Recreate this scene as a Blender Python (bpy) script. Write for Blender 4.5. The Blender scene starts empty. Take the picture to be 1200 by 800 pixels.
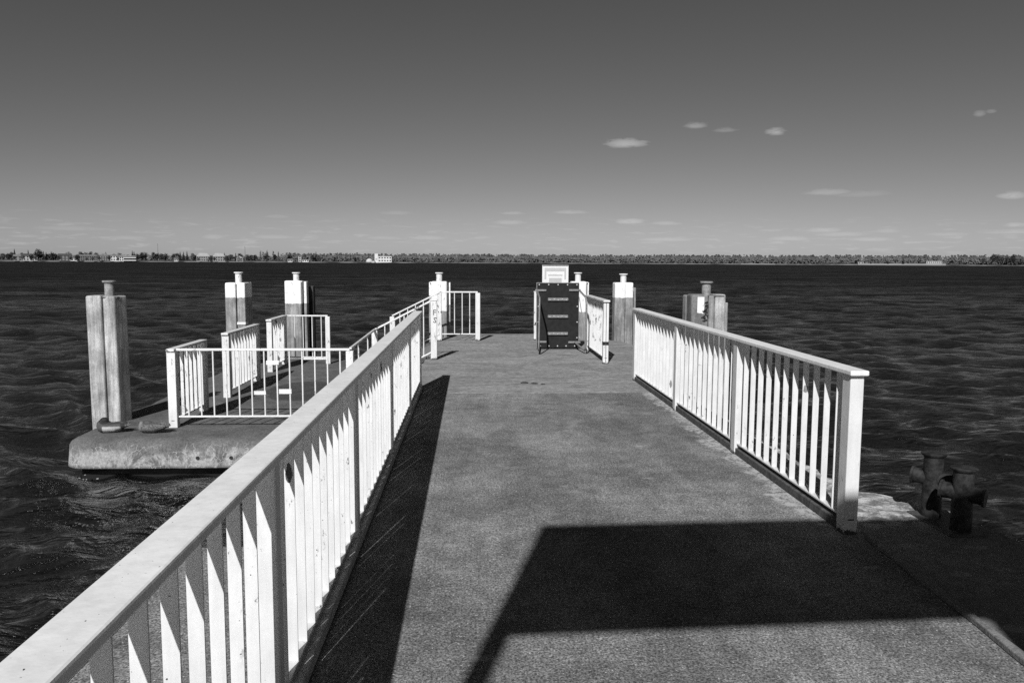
import bpy, bmesh, math, random
import numpy as np
from mathutils import Vector, Matrix, noise as mnoise

R = math.radians
random.seed(7)
scene = bpy.context.scene
COL = scene.collection
WATER = -0.93          # water level; the main deck is z = 0
LOW = -0.50            # deck of the low pontoon on the left

# ------------------------------------------------------------------ materials
MATS = {}
ALBEDO = .74           # overall paint/stone level for this exposure
class NB:
    """small node builder"""
    def __init__(s, tree):
        s.t = tree; s.n = tree.nodes; s.l = tree.links
    def new(s, typ, **kw):
        n = s.n.new(typ)
        for k, v in kw.items(): setattr(n, k, v)
        return n
    def link(s, a, b): s.l.new(a, b)
    def val(s, sock, v):
        if hasattr(v, 'links') or isinstance(v, bpy.types.NodeSocket): s.link(v, sock)
        else: sock.default_value = v
    def math(s, op, a, b=None, c=None, clamp=False):
        n = s.new('ShaderNodeMath', operation=op); n.use_clamp = clamp
        s.val(n.inputs[0], a)
        if b is not None: s.val(n.inputs[1], b)
        if c is not None: s.val(n.inputs[2], c)
        return n.outputs[0]
    def pos(s, scale=(1, 1, 1), off=(0, 0, 0), obj=False):
        if obj: src = s.new('ShaderNodeTexCoord').outputs['Object']
        else: src = s.new('ShaderNodeNewGeometry').outputs['Position']
        m = s.new('ShaderNodeMapping'); s.link(src, m.inputs[0])
        m.inputs['Scale'].default_value = scale; m.inputs['Location'].default_value = off
        return m.outputs[0]
    def noise(s, vec, scale, detail=4, rough=.55, dist=0):
        n = s.new('ShaderNodeTexNoise'); s.link(vec, n.inputs['Vector'])
        n.inputs['Scale'].default_value = scale; n.inputs['Detail'].default_value = detail
        n.inputs['Roughness'].default_value = rough; n.inputs['Distortion'].default_value = dist
        return n.outputs['Fac']
    def voro(s, vec, scale, feature='F1', rand=1.0):
        n = s.new('ShaderNodeTexVoronoi', feature=feature); s.link(vec, n.inputs['Vector'])
        n.inputs['Scale'].default_value = scale; n.inputs['Randomness'].default_value = rand
        return n.outputs['Distance']
    def ramp(s, x, a, b, lo=0.0, hi=1.0, smooth=True):
        n = s.new('ShaderNodeMapRange'); n.interpolation_type = 'SMOOTHSTEP' if smooth else 'LINEAR'
        s.val(n.inputs[0], x); n.inputs[1].default_value = a; n.inputs[2].default_value = b
        n.inputs[3].default_value = lo; n.inputs[4].default_value = hi
        return n.outputs[0]
    def mix(s, f, a, b):
        # scalar mix
        n = s.new('ShaderNodeMix'); n.data_type = 'FLOAT'
        s.val(n.inputs[0], f); s.val(n.inputs[2], a); s.val(n.inputs[3], b)
        return n.outputs[0]
    def xyz(s, vec):
        n = s.new('ShaderNodeSeparateXYZ'); s.link(vec, n.inputs[0]); return n.outputs
    def bump(s, h, strength, dist):
        n = s.new('ShaderNodeBump'); s.link(h, n.inputs['Height'])
        n.inputs['Strength'].default_value = strength; n.inputs['Distance'].default_value = dist
        return n.outputs[0]

def material(name, fn, rough=.6, spec=.4, metallic=0.):
    m = bpy.data.materials.new(name); m.use_nodes = True
    b = NB(m.node_tree); p = m.node_tree.nodes['Principled BSDF']
    p.inputs['Roughness'].default_value = rough
    p.inputs['Specular IOR Level'].default_value = spec
    p.inputs['Metallic'].default_value = metallic
    r = fn(b, p)
    if r is not None:
        r = b.math('MULTIPLY', r, ALBEDO)
        c = b.new('ShaderNodeCombineColor')
        for i in range(3): b.val(c.inputs[i], r)
        b.link(c.outputs[0], p.inputs['Base Color'])
    MATS[name] = m
    return m

def plain(v, var=.15, scale=8.):
    def f(b, p):
        n = b.noise(b.pos(), scale, 4)
        return b.math('MULTIPLY', b.ramp(n, .3, .7, 1 - var, 1 + var), v)
    return f

def f_asphalt(b, p):
    P = b.pos()
    grain = b.noise(P, 95, 4, .75)
    v = b.ramp(grain, .36, .64, .052, .305)
    coarse = b.noise(P, 42, 3, .6)
    v = b.math('MULTIPLY', v, b.ramp(coarse, .3, .7, .70, 1.3))
    med = b.noise(P, 7, 4, .6)
    v = b.math('MULTIPLY', v, b.ramp(med, .3, .7, .82, 1.18))
    big = b.noise(P, .8, 4, .6)
    v = b.math('MULTIPLY', v, b.ramp(big, .3, .7, .72, 1.30))
    rub = b.noise(b.pos((2.2, .55, 1), (5, 2, 0)), 1.1, 6, .7, .6)
    v = b.math('MULTIPLY', v, b.ramp(rub, .36, .62, .86, 1.14))
    dk = b.math('MULTIPLY', b.ramp(b.voro(b.pos((1, 1.3, 1), (2.2, .9, 0)), 1.1), .03, .16, 1, 0), b.ramp(b.noise(P, 8, 4, .7), .4, .6))
    v = b.math('MULTIPLY', v, b.mix(dk, 1., .55))
    # worn brighter stones
    st = b.voro(P, 62)
    stm = b.math('MULTIPLY', b.ramp(st, .16, .30, 1, 0), b.ramp(b.noise(P, 48, 1), .54, .66))
    v = b.mix(stm, v, .62)
    # pale scuffs, elongated across the walkway
    sc = b.noise(b.pos((1.4, 4.5, 1), (3.1, 1.7, 0)), 1.0, 5, .65, .3)
    v = b.mix(b.math('MULTIPLY', b.ramp(sc, .60, .76), .75), v, .37)
    sp = b.math('MULTIPLY', b.ramp(b.voro(b.pos((1, 2.2, 1), (.7, .3, 0)), 1.5), .04, .13, 1, 0), b.ramp(b.noise(P, 14, 4, .7), .42, .58))
    v = b.mix(b.math('MULTIPLY', sp, .6), v, .40)
    # flaking pale strip along the right hand kerb
    x, y, z = b.xyz(P)
    edge = b.math('ADD', x, b.math('MULTIPLY', b.math('SUBTRACT', b.noise(P, 2.6, 6, .7), .5), .62))
    fl = b.math('MULTIPLY', b.ramp(edge, 2.14, 2.24), b.ramp(b.noise(P, 17, 6, .8), .43, .54))
    fl = b.math('MULTIPLY', fl, b.ramp(y, 4.3, 4.9))
    v = b.mix(b.math('MULTIPLY', fl, .95), v, .44)
    h = b.math('ADD', grain, b.math('MULTIPLY', st, .6))
    b.link(b.bump(h, .55, .006), p.inputs['Normal'])
    return v
material('asphalt', f_asphalt, .9, .12)

def f_concrete(b, p):
    P = b.pos()
    v = b.ramp(b.noise(P, 90, 4, .7), .3, .7, .175, .305)
    v = b.math('MULTIPLY', v, b.ramp(b.noise(P, 11, 6, .75), .32, .68, .72, 1.28))
    sc = b.noise(b.pos((.75, 1.3, 1), (1.3, .4, 0)), 1.5, 7, .72, .9)
    v = b.math('MULTIPLY', v, b.ramp(sc, .36, .68, .80, 1.24))
    st = b.noise(b.pos((.8, 2.6, 1), (7.3, 2.2, 0)), 1.0, 5, .7, .4)
    v = b.mix(b.math('MULTIPLY', b.ramp(st, .58, .72), .6), v, .40)
    spots = b.math('MULTIPLY', b.ramp(b.voro(P, 6.5), .05, .10, 1, 0), b.ramp(b.noise(P, 2.2, 2), .5, .6))
    v = b.mix(b.math('MULTIPLY', spots, .55), v, .07)
    b.link(b.bump(b.noise(P, 70, 5, .7), .4, .006), p.inputs['Normal'])
    return v
material('concrete_deck', f_concrete, .9, .12)

def f_apron(b, p):
    P = b.pos()
    v = b.ramp(b.noise(P, 60, 4, .7), .3, .7, .12, .24)
    pa = b.noise(b.pos((1, 1, 1), (.4, 2.4, 0)), 9, 7, .8, .4)
    v = b.mix(b.ramp(pa, .44, .60), v, b.mix(b.ramp(b.xyz(P)[1], 4.7, 5.0), .24, .58))  # lit and shaded tone painted in: patches paler beyond the cast shadow's edge
    lich = b.math('MULTIPLY', b.ramp(b.voro(b.pos((1, 1.4, 1)), 3.6), .16, .26, 1, 0), b.ramp(b.noise(P, 18, 4, .7), .36, .5))
    v = b.mix(b.math('MULTIPLY', lich, .6), v, .40)
    b.link(b.bump(b.noise(P, 50, 5, .7), .6, .012), p.inputs['Normal'])
    return v
material('rough_concrete', f_apron, .92, .1)

def f_pontoon(b, p):
    P = b.pos(); x, y, z = b.xyz(P)
    v = b.ramp(b.noise(P, 45, 5, .7), .3, .7, .078, .155)
    v = b.math('MULTIPLY', v, b.ramp(b.noise(P, 3.2, 5, .65), .3, .7, .8, 1.25))
    # lime bloom on the sides between the deck edge and the waterline
    side = b.math('MULTIPLY', b.ramp(z, -.85, -.80), b.ramp(b.math('ADD', z, b.math('MULTIPLY', b.math('SUBTRACT', b.noise(P, 5, 5, .7), .5), .30)), -.70, -.58, 1, 0))
    bloom = b.ramp(b.noise(b.pos((1, 1, .7)), 3.3, 9, .80, .6), .41, .53)
    v = b.mix(b.math('MULTIPLY', b.math('MULTIPLY', side, bloom), .9), v, b.ramp(b.noise(P, 30, 4, .7), .3, .7, .24, .42))
    wv = b.new('ShaderNodeVectorMath', operation='MULTIPLY_ADD'); nt = b.new('ShaderNodeTexNoise'); nt.inputs['Scale'].default_value = 5; nt.inputs['Detail'].default_value = 5; b.link(P, nt.inputs['Vector']); b.link(nt.outputs['Color'], wv.inputs[0]); wv.inputs[1].default_value = (.35, .35, .35); b.link(P, wv.inputs[2])
    crack = b.ramp(b.voro(wv.outputs[0], 5.6, 'DISTANCE_TO_EDGE'), .0, .024, 1, 0)
    warp = b.ramp(b.noise(P, 4, 3), .36, .52)
    onside = b.ramp(z, -.60, -.53, 1, 0)
    v = b.mix(b.math('MULTIPLY', b.math('MULTIPLY', crack, warp), b.math('MULTIPLY', onside, .6)), v, .50)
    spots = b.math('MULTIPLY', b.ramp(b.voro(b.pos((1, 1.6, 1)), 9), .06, .14, 1, 0), b.ramp(b.noise(P, 1.3, 2), .5, .62))
    v = b.mix(b.math('MULTIPLY', spots, .6), v, .34)
    # wet dark foot
    v = b.mix(b.ramp(b.math('ADD', z, b.math('MULTIPLY', b.noise(P, 6, 3), .03)), -.846, -.832, 1, 0), v, .014)
    # old damp patch on the deck
    d = b.math('SQRT', b.math('ADD', b.math('POWER', b.math('MULTIPLY', b.math('SUBTRACT', x, -2.75), .8), 2.), b.math('POWER', b.math('MULTIPLY', b.math('SUBTRACT', y, 13.4), .55), 2.)))
    d = b.math('ADD', d, b.math('MULTIPLY', b.noise(P, 2.2, 4), .3))
    v = b.math('MULTIPLY', v, b.ramp(d, .68, .74, .55, 1))
    b.link(b.bump(b.noise(P, 40, 5, .7), .5, .01), p.inputs['Normal'])
    return v
material('weathered_concrete', f_pontoon, .9, .08)

def f_white(chip=.60, base=.80):
    def f(b, p):
        P = b.pos()
        v = b.ramp(b.noise(P, 5, 5, .6), .3, .7, base * .93, base * 1.04)
        v = b.math('MULTIPLY', v, b.ramp(b.noise(b.pos((1, 1, .12)), 30, 4, .6), .3, .75, 1.02, .90))
        ch = b.noise(b.pos((1, 1, .45)), 17, 5, .75)
        big = b.ramp(b.noise(P, 1.6, 2), .40, .62)
        m1 = b.math('MULTIPLY', b.ramp(ch, chip + .05, chip + .075), big)
        m2 = b.ramp(b.noise(P, 85, 2, .5), .735, .755)
        halo = b.math('MULTIPLY', b.ramp(ch, chip + .01, chip + .06), b.math('MULTIPLY', big, .35))
        v = b.mix(halo, v, .38)
        foot = b.math('MULTIPLY', b.ramp(b.math('ADD', b.xyz(P)[2], b.math('MULTIPLY', b.noise(P, 26, 4, .7), .14)), .085, .10, 1, 0), b.ramp(b.xyz(P)[0], -1.3, -1.25))
        m = b.math('MAXIMUM', b.math('MAXIMUM', m1, m2), foot)
        v = b.mix(m, v, b.ramp(b.noise(P, 40, 3), .3, .7, .035, .10))
        b.val(p.inputs['Roughness'], b.mix(m, .42, .85))
        b.link(b.bump(b.math('ADD', b.noise(P, 28, 3, .6), b.math('MULTIPLY', m, -1.2)), .25, .004), p.inputs['Normal'])
        return v
    return f
material('white_paint', f_white(.568, .72), .42, .4)
material('white_paint_worn', f_white(.53, .72), .45, .4)
material('cap_paint', f_white(.66, .82), .5, .35)

def f_pile(paint_z=None, base=.25, patch=None):
    def f(b, p):
        P = b.pos(); x, y, z = b.xyz(P)
        v = b.ramp(b.noise(P, 55, 5, .7), .3, .7, base * .82, base * 1.18)
        st = b.noise(b.pos((6, 6, .5)), 2.6, 6, .7, .2)
        v = b.math('MULTIPLY', v, b.ramp(st, .32, .68, .62, 1.34))
        v = b.math('MULTIPLY', v, b.ramp(b.noise(P, 2.6, 5, .7), .35, .68, .72, 1.25))
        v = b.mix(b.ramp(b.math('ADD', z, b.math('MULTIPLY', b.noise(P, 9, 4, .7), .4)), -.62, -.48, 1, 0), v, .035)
        sm = b.noise(b.pos((3, 3, .9), (0, 0, 4)), 2.2, 6, .75, .8)
        v = b.mix(b.math('MULTIPLY', b.ramp(sm, .60, .72), .45), v, .42)
        if paint_z is not None:
            w = b.math('ADD', z, b.math('MULTIPLY', b.math('SUBTRACT', b.noise(b.pos((1, 1, .3)), 16, 4, .7), .5), .05))
            pm = b.ramp(w, paint_z - .006, paint_z + .006)
            if patch: pm = b.math('MULTIPLY', pm, b.math('MULTIPLY', b.ramp(x, patch[0], patch[0] + .006), b.math('MULTIPLY', b.ramp(x, patch[1], patch[1] + .006, 1, 0), b.ramp(z, 1.185, 1.19, 1, 0))))
            worn = b.ramp(b.noise(b.pos((1, 1, .6)), 24, 5, .75), .59, .65, 1, .2)
            pv = b.ramp(b.noise(P, 6, 4), .3, .7, .74, .84)
            v = b.mix(b.math('MULTIPLY', pm, worn), v, pv)
        b.link(b.bump(b.noise(b.pos((2, 2, .6)), 26, 5, .7), .5, .008), p.inputs['Normal'])
        return v
    return f
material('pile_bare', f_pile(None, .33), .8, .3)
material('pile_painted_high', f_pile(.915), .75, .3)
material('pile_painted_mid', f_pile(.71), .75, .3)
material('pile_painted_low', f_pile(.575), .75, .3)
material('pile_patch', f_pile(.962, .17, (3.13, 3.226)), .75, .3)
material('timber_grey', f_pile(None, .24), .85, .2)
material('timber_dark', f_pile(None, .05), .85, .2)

def f_rust(v0, v1):
    def f(b, p):
        P = b.pos()
        v = b.ramp(b.noise(P, 22, 5, .7), .32, .68, v0, v1)
        b.link(b.bump(b.noise(P, 45, 4, .7), .5, .005), p.inputs['Normal'])
        return v
    return f
material('rusty_iron', f_rust(.16, .32), .7, .3)
material('bollard_iron', f_rust(.010, .042), .65, .15)
material('dark_iron', f_rust(.035, .10), .6, .4)
material('grey_steel', f_rust(.20, .30), .5, .5)
material('galvanised', f_rust(.16, .24), .45, .5)
material('kerb_stone', f_rust(.38, .62), .9, .1)
material('kerb_steel', f_rust(.05, .12), .8, .3)
material('bolt_metal', plain(.55, .1), .4, .5)
material('black_paint', plain(.013, .1), .55, .3)
material('ramp_black', plain(.019, .2, 14), .7, .12)
material('sign_white', plain(.72, .03), .4, .3)
material('sign_grey', plain(.46, .03), .4, .3)
material('label_white', plain(.70, .08, 30), .5, .3)
material('hull_side', plain(.06, .3, 3), .85, .3)
material('foam_white', plain(.35, .2, 20), .7, .2)
material('dirt_clod', plain(.05, .4, 60), .9, .2)
# far shore
def f_leaf(a, c, sc=.12):
    def f(b, p):
        n = b.noise(b.pos(), sc, 3, .7)
        i = b.new('ShaderNodeObjectInfo')
        return b.math('MULTIPLY', b.ramp(n, .32, .68, a, c), b.math('MULTIPLY_ADD', i.outputs['Random'], .6, .7))
    return f
material('bare_crown', f_leaf(.055, .115), .9, .1)
material('dark_crown', f_leaf(.025, .06), .9, .1)
material('pale_crown', f_leaf(.24, .36), .9, .1)
material('bark', plain(.06, .3, 1), .9, .1)
def f_wood(b, p):
    n = b.noise(b.pos((1, .3, .5)), .045, 5, .75)
    v = b.ramp(n, .35, .62, .058, .098)
    v = b.math('MULTIPLY', v, b.ramp(b.xyz(b.pos())[2], 9, 15.5, 1.1, .62))     # dark pines stand up behind the pale bare edge
    return b.math('MULTIPLY', v, b.ramp(b.noise(b.pos(), .22, 3, .7), .3, .7, .8, 1.22))
material('wood_crowns', f_wood, .9, .1)
material('shore_land', plain(.09, .35, .05), .9, .1)
material('bank_reed', plain(.17, .75, .04), .9, .1)
material('sand', plain(.27, .12, .05), .9, .1)
for nm, v in (('wall_pale', .50), ('wall_mid', .26), ('wall_terrace', .17), ('wall_dark', .07), ('wall_white', .62), ('roof_grey', .16), ('roof_pale', .33), ('roof_dark', .06)):
    material(nm, plain(v, .08, .3), .8, .2)
material('window_dark', plain(.03, .1, 1.), .3, .5)

def f_water(b, p):
    P = b.pos()
    cam = b.new('ShaderNodeVectorMath', operation='LENGTH'); b.link(P, cam.inputs[0])
    dist = cam.outputs['Value']
    def ridge(v): return b.math('SUBTRACT', 1., b.math('ABSOLUTE', b.math('MULTIPLY_ADD', v, 3.2, -1.6)))
    n1 = b.math('ADD', ridge(b.noise(b.pos((.75, 1.6, 1)), 2.6, 2, .5, .6)), b.math('MULTIPLY', b.noise(b.pos((.8, 1.6, 1), (4, 4, 0)), 7.5, 2, .5, .3), .42))
    n2 = b.noise(b.pos((.6, 1.6, 1), (3, 1, 0)), 1.5, 6, .66, .5)
    n3 = b.noise(b.pos((.35, 1.1, 1), (9, 2, 0)), .55, 5, .65, .3)
    h = b.math('ADD', b.math('MULTIPLY', n1, .040), b.math('MULTIPLY', b.math('MULTIPLY', n2, .24), b.ramp(dist, 10, 60, .45, 1)))
    h = b.math('ADD', h, b.math('MULTIPLY', n3, b.ramp(dist, 40, 150, .0, .7)))
    nrm = b.bump(h, 1.0, 1.0)
    p.inputs['Roughness'].default_value = .5; p.inputs['Specular IOR Level'].default_value = 0
    fr = b.new('ShaderNodeFresnel'); fr.inputs['IOR'].default_value = 1.33; b.link(nrm, fr.inputs['Normal'])
    F = b.math('MULTIPLY', b.math('POWER', fr.outputs[0], 1.5), 2.3)
    # a rough lake never mirrors fully at a grazing angle: wavelets hide each other
    f = b.math('DIVIDE', F, b.math('MULTIPLY_ADD', F, b.ramp(dist, 12, 150, 1.5, 9.), 1.0))
    f = b.math('MULTIPLY', f, b.ramp(dist, 12, 150, 1.0, 1.))
    # wind ruffles the surface unevenly: rougher patches reflect less
    r1 = b.ramp(b.noise(b.pos((.45, 1.5, 1), (2, 7, 0)), 1.6, 5, .7, .3), .36, .66, .35, 1.75)
    r2 = b.ramp(b.noise(b.pos((.25, .9, 1), (5, 1, 0)), .16, 5, .7, .3), .36, .66, .55, 1.5)
    f = b.math('MULTIPLY', f, b.mix(b.ramp(dist, 12, 70), 1., b.math('MULTIPLY', r1, r2)))
    gl = b.new('ShaderNodeBsdfGlossy'); b.link(nrm, gl.inputs['Normal']); b.val(gl.inputs['Roughness'], b.ramp(dist, 10, 200, .09, .22))
    gl.inputs['Color'].default_value = (1, 1, 1, 1)
    mx = b.new('ShaderNodeMixShader'); b.link(f, mx.inputs[0]); b.link(p.outputs[0], mx.inputs[1]); b.link(gl.outputs[0], mx.inputs[2])
    out = [n for n in b.n if n.type == 'OUTPUT_MATERIAL'][0]
    b.link(mx.outputs[0], out.inputs['Surface'])
    return .004
material('lake_water', f_water, .06)
M = MATS

# ------------------------------------------------------------------ geometry helpers
def set_props(o, label=None, cat=None, group=None, kind=None):
    if label: o['label'] = label
    if cat: o['category'] = cat
    if group: o['group'] = group
    if kind: o['kind'] = kind
    return o

def root_of(o):
    while o.parent is not None: o = o.parent
    return o

def thing(name, loc, label, cat, group=None, rz=0.):
    o = bpy.data.objects.new(name, None); COL.objects.link(o)
    o.location = loc; o.rotation_euler = (0, 0, rz); o.empty_display_size = .2
    return set_props(o, label, cat, group)

class MB:
    """collects shapes in the thing's own coordinates, builds ONE mesh object"""
    def __init__(s): s.bm = bmesh.new()
    def box(s, x0, x1, y0, y1, z0, z1, rot=None):
        vs = [s.bm.verts.new((x, y, z)) for z in (z0, z1) for y in (y0, y1) for x in (x0, x1)]
        if rot is not None:
            for v in vs: v.co = rot @ v.co
        for f in ((0, 2, 3, 1), (4, 5, 7, 6), (0, 1, 5, 4), (2, 6, 7, 3), (0, 4, 6, 2), (1, 3, 7, 5)):
            s.bm.faces.new([vs[i] for i in f])
        return s
    def beam(s, a, b, w, h):
        """square bar from a to b, w across, h in height"""
        a = Vector(a); b = Vector(b); d = (b - a); L = d.length; d.normalize()
        up = Vector((0, 0, 1)) if abs(d.z) < .95 else Vector((0, 1, 0))
        r = d.cross(up).normalized(); u = r.cross(d)
        m = Matrix((r, d, u)).transposed().to_4x4(); m.translation = a
        return s.box(-w / 2, w / 2, 0, L, -h / 2, h / 2, m)
    def prism(s, pts, z0, z1):
        n = len(pts)
        lo = [s.bm.verts.new((p[0], p[1], z0)) for p in pts]; hi = [s.bm.verts.new((p[0], p[1], z1)) for p in pts]
        s.bm.faces.new(lo[::-1]); s.bm.faces.new(hi)
        for i in range(n): s.bm.faces.new((lo[i], lo[(i + 1) % n], hi[(i + 1) % n], hi[i]))
        return s
    def tube(s, pts, r, seg=10, radii=None, caps=True):
        pts = [Vector(p) for p in pts]; rings = []
        t0 = (pts[1] - pts[0]).normalized()
        ref = Vector((0, 0, 1)) if abs(t0.z) < .9 else Vector((1, 0, 0))
        u = t0.cross(ref).normalized()
        for i, p in enumerate(pts):
            t = (pts[min(i + 1, len(pts) - 1)] - pts[max(i - 1, 0)]).normalized()
            u = (u - t * u.dot(t)).normalized(); v = t.cross(u)
            rr = radii[i] if radii else r
            rings.append([s.bm.verts.new(p + (u * math.cos(2 * math.pi * k / seg) + v * math.sin(2 * math.pi * k / seg)) * rr) for k in range(seg)])
        for A, B in zip(rings, rings[1:]):
            for k in range(seg): s.bm.faces.new((A[k], A[(k + 1) % seg], B[(k + 1) % seg], B[k]))
        if caps: s.bm.faces.new(rings[0][::-1]); s.bm.faces.new(rings[-1])
        return s
    def lathe(s, prof, c=(0, 0), seg=24):
        rings = [[s.bm.verts.new((c[0] + r * math.cos(2 * math.pi * k / seg), c[1] + r * math.sin(2 * math.pi * k / seg), z)) for k in range(seg)] for r, z in prof]
        for A, B in zip(rings, rings[1:]):
            for k in range(seg): s.bm.faces.new((A[k], A[(k + 1) % seg], B[(k + 1) % seg], B[k]))
        s.bm.faces.new(rings[0][::-1]); s.bm.faces.new(rings[-1])
        return s
    def build(s, name, mat, parent=None, smooth=False, bevel=0., loc=None, seg=2):
        bmesh.ops.recalc_face_normals(s.bm, faces=s.bm.faces)
        me = bpy.data.meshes.new(name); s.bm.to_mesh(me); s.bm.free()
        me.materials.append(mat)
        o = bpy.data.objects.new(name, me); COL.objects.link(o)
        if parent is not None: o.parent = parent
        if loc is not None: o.location = loc
        if smooth:
            me.polygons.foreach_set('use_smooth', [True] * len(me.polygons))
            me.set_sharp_from_angle(angle=R(40))
        if bevel:
            b = o.modifiers.new('bevel', 'BEVEL'); b.width = bevel; b.segments = seg; b.limit_method = 'ANGLE'; b.angle_limit = R(40)
            b.harden_normals = False
        return o

def dup(o, parent, loc, scale=None):
    c = o.copy(); COL.objects.link(c); c.parent = parent; c.location = loc
    if scale: c.scale = scale
    return c

def arc_pts(pts, n=6, frac=.25):
    """round the corners of a polyline"""
    pts = [Vector(p) for p in pts]; out = [pts[0]]
    for a, b, c in zip(pts, pts[1:], pts[2:]):
        l = min((b - a).length, (c - b).length) * frac
        p = b + (a - b).normalized() * l; q = b + (c - b).normalized() * l
        for i in range(n + 1):
            t = i / n; out.append(p * (1 - t) ** 2 + b * 2 * t * (1 - t) + q * t * t)
    out.append(pts[-1]); return out

# ------------------------------------------------------------------ the pier
def slab(name, pts, z0, z1, mat, bevel=0.):
    o = MB().prism(pts, z0, z1).build(name, mat, bevel=bevel)
    return set_props(o, kind='structure')
slab('pier_walkway', [(-.80, -7), (2.20, -7), (2.31, 3.0), (2.42, 4.70), (2.44, 4.72), (2.44, 10.012), (-.80, 10.012)], -.45, 0, M['asphalt'], .006)
slab('pier_side_strip', [(-1.60, -7), (-.805, -7), (-.805, 4.585), (-1.60, 4.585)], -.45, 0, M['asphalt'], .01)
slab('pier_head', [(-.80, 10.055), (2.80, 10.055), (2.86, 13.2), (3.22, 13.6), (3.28, 15.7), (3.12, 16.72), (2.98, 16.9), (2.92, 18.42), (-.80, 18.42)], -.42, -.003, M['concrete_deck'], .012)
# ragged concrete edge strip on the right of the walkway
def ragged(pts, amp, step):
    out = []
    for i, (a, b) in enumerate(zip(pts, pts[1:])):
        a = Vector(a); b = Vector(b); n = max(1, int((b - a).length / step)); d = (b - a).normalized(); nrm = Vector((d.y, -d.x))
        for k in range(n):
            p = a.lerp(b, k / n)
            q = p + nrm * (mnoise.noise((p.x * 4, p.y * 4, 1.3)) * amp) if 0 < k else p
            out.append((q.x, q.y))
    out.append(tuple(pts[-1])); return out
ap = [(3.30, -7)] + ragged([(3.30, 2.0), (3.33, 4.5), (3.19, 5.36), (2.86, 5.60), (2.76, 7.05), (2.70, 10.03)], .07, .08) + [(2.445, 10.03), (2.445, 4.71), (2.425, 4.69), (2.315, 3.0), (2.205, -7)]
slab('pier_edge_strip', ap, -.40, -.012, M['rough_concrete'], .012)
set_props(MB().prism([(-1.4, -7), (3.1, -7), (3.1, 4.3), (2.55, 5.4), (2.5, 10), (2.6, 17.9), (-.7, 17.9), (-.7, 4.4), (-1.4, 4.3)], WATER - 1.2, -.46).build('pier_hull', M['hull_side']), kind='structure')
# low steel kerbs the railings stand on
kerb_l = MB().box(-.748, -.645, .3, 10.38, 0, .062).build('kerb', M['kerb_stone'], bevel=.008)
set_props(kerb_l, kind='structure')
kerb_r = MB().box(2.292, 2.385, 4.76, 11.15, 0, .058).build('kerb', M['kerb_steel'], bevel=.006)
set_props(kerb_r, kind='structure')
lip = MB().prism(ragged([(2.175, -7), (2.285, 3.0), (2.385, 4.60)], .010, .12) + ragged([(2.43, 4.60), (2.33, 3.0), (2.22, -7)], .010, .12), 0, .030).build('kerb', M['rough_concrete'], bevel=.006)
set_props(lip, kind='structure')

# ------------------------------------------------------------------ slatted railings
SLAT = {}
def slat_railing(name, label, x, ys, z0, h, mat='white_paint', group=None, capw=.115, kerb=0., pw=.085, pd=.105, lead=0., cap_over=.03, foot=.0):
    """white railing along Y: cap rail, posts, upright flat slats, bottom bar"""
    t = thing(name, (x, ys[0], z0), label, 'railing', group)
    y0 = ys[0]; L = ys[-1] - y0
    MB().box(-capw / 2, capw / 2, -pd / 2 - cap_over, L + pd / 2 + cap_over * .5, h - .032, h).build('cap_rail', M['cap_paint'] if mat == 'white_paint' else M[mat], t, bevel=.007)
    MB().box(-.022, .022, -pd / 2, L + pd / 2, .088, .100).build('bottom_bar', M[mat], t, bevel=.002)
    post = None
    for y in ys:
        if post is None:
            post = MB().box(-pw / 2, pw / 2, -pd / 2, pd / 2, 0, h - .033).build('post', M[mat], t, bevel=.006, loc=(0, y - y0, 0))
        else: dup(post, t, (0, y - y0, 0))
    slat = None; sh = h - .034 - .1005
    for a, b in zip(ys, ys[1:]):
        n = max(1, round((b - a) / .167) - 1); st = (b - a) / (n + 1)
        for k in range(1, n + 1):
            yy = a - y0 + k * st if not lead else b - y0 - lead - (n - k) * .167
            if yy < a - y0 + .08: continue
            loc = (random.uniform(-.001, .001), yy + random.uniform(-.002, .002), .1005)
            if slat is None:
                slat = MB().box(-.0205, .0205, -.003, .003, 0, sh).build('slat', M[mat], t, loc=loc)
            else:
                c = dup(slat, t, loc)
                c.rotation_euler = (0, 0, R(random.uniform(-2.0, 2.0)))
    return t
main_l = slat_railing('pier_railing', 'long white slatted railing along the left edge of the walkway, running out of view', -.700, [.62, 2.68, 4.56, 6.62, 8.60, 10.36], 0, 1.02, pd=.06, lead=.20)
main_r = slat_railing('pier_railing', 'white slatted railing on the right of the walkway, ending beside the twin bollard', 2.325, [4.70, 6.76, 8.80, 11.08], 0, 1.02)
slat_railing('pier_railing', 'short rust-spotted white slatted railing just right of the raised black ramp', 2.20, [12.97, 14.95], 0, 1.045, 'white_paint_worn', pw=.09, pd=.09)
G = 'short slatted railings on the low pontoon'
slat_railing('pontoon_railing', 'shortest white slatted railing on the low pontoon, beside the sleeping ducks', -3.868, [10.42, 11.58], LOW, 1.03, 'white_paint_worn', G, capw=.11, pw=.11, pd=.10)
slat_railing('pontoon_railing', 'middle white slatted railing of the three along the outer edge of the low pontoon', -3.875, [12.72, 14.46], LOW, 1.03, 'white_paint_worn', G, capw=.11, pw=.11, pd=.10)
slat_railing('pontoon_railing', 'farthest white slatted railing along the outer edge of the low pontoon', -3.93, [15.66, 16.84], LOW, 1.03, 'white_paint_worn', G, capw=.11, pw=.10, pd=.10)
# dark tape round the near post of the rust-spotted railing
tp = bpy.data.objects['pier_railing.002']
MB().box(-.047, .047, -.047, .047, .305, .362).build('tape_band', M['black_paint'], tp)
MB().box(-.004, .004, -.0495, -.0455, .0, 1.0).build('post_seam', M['dark_iron'], tp)

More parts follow.
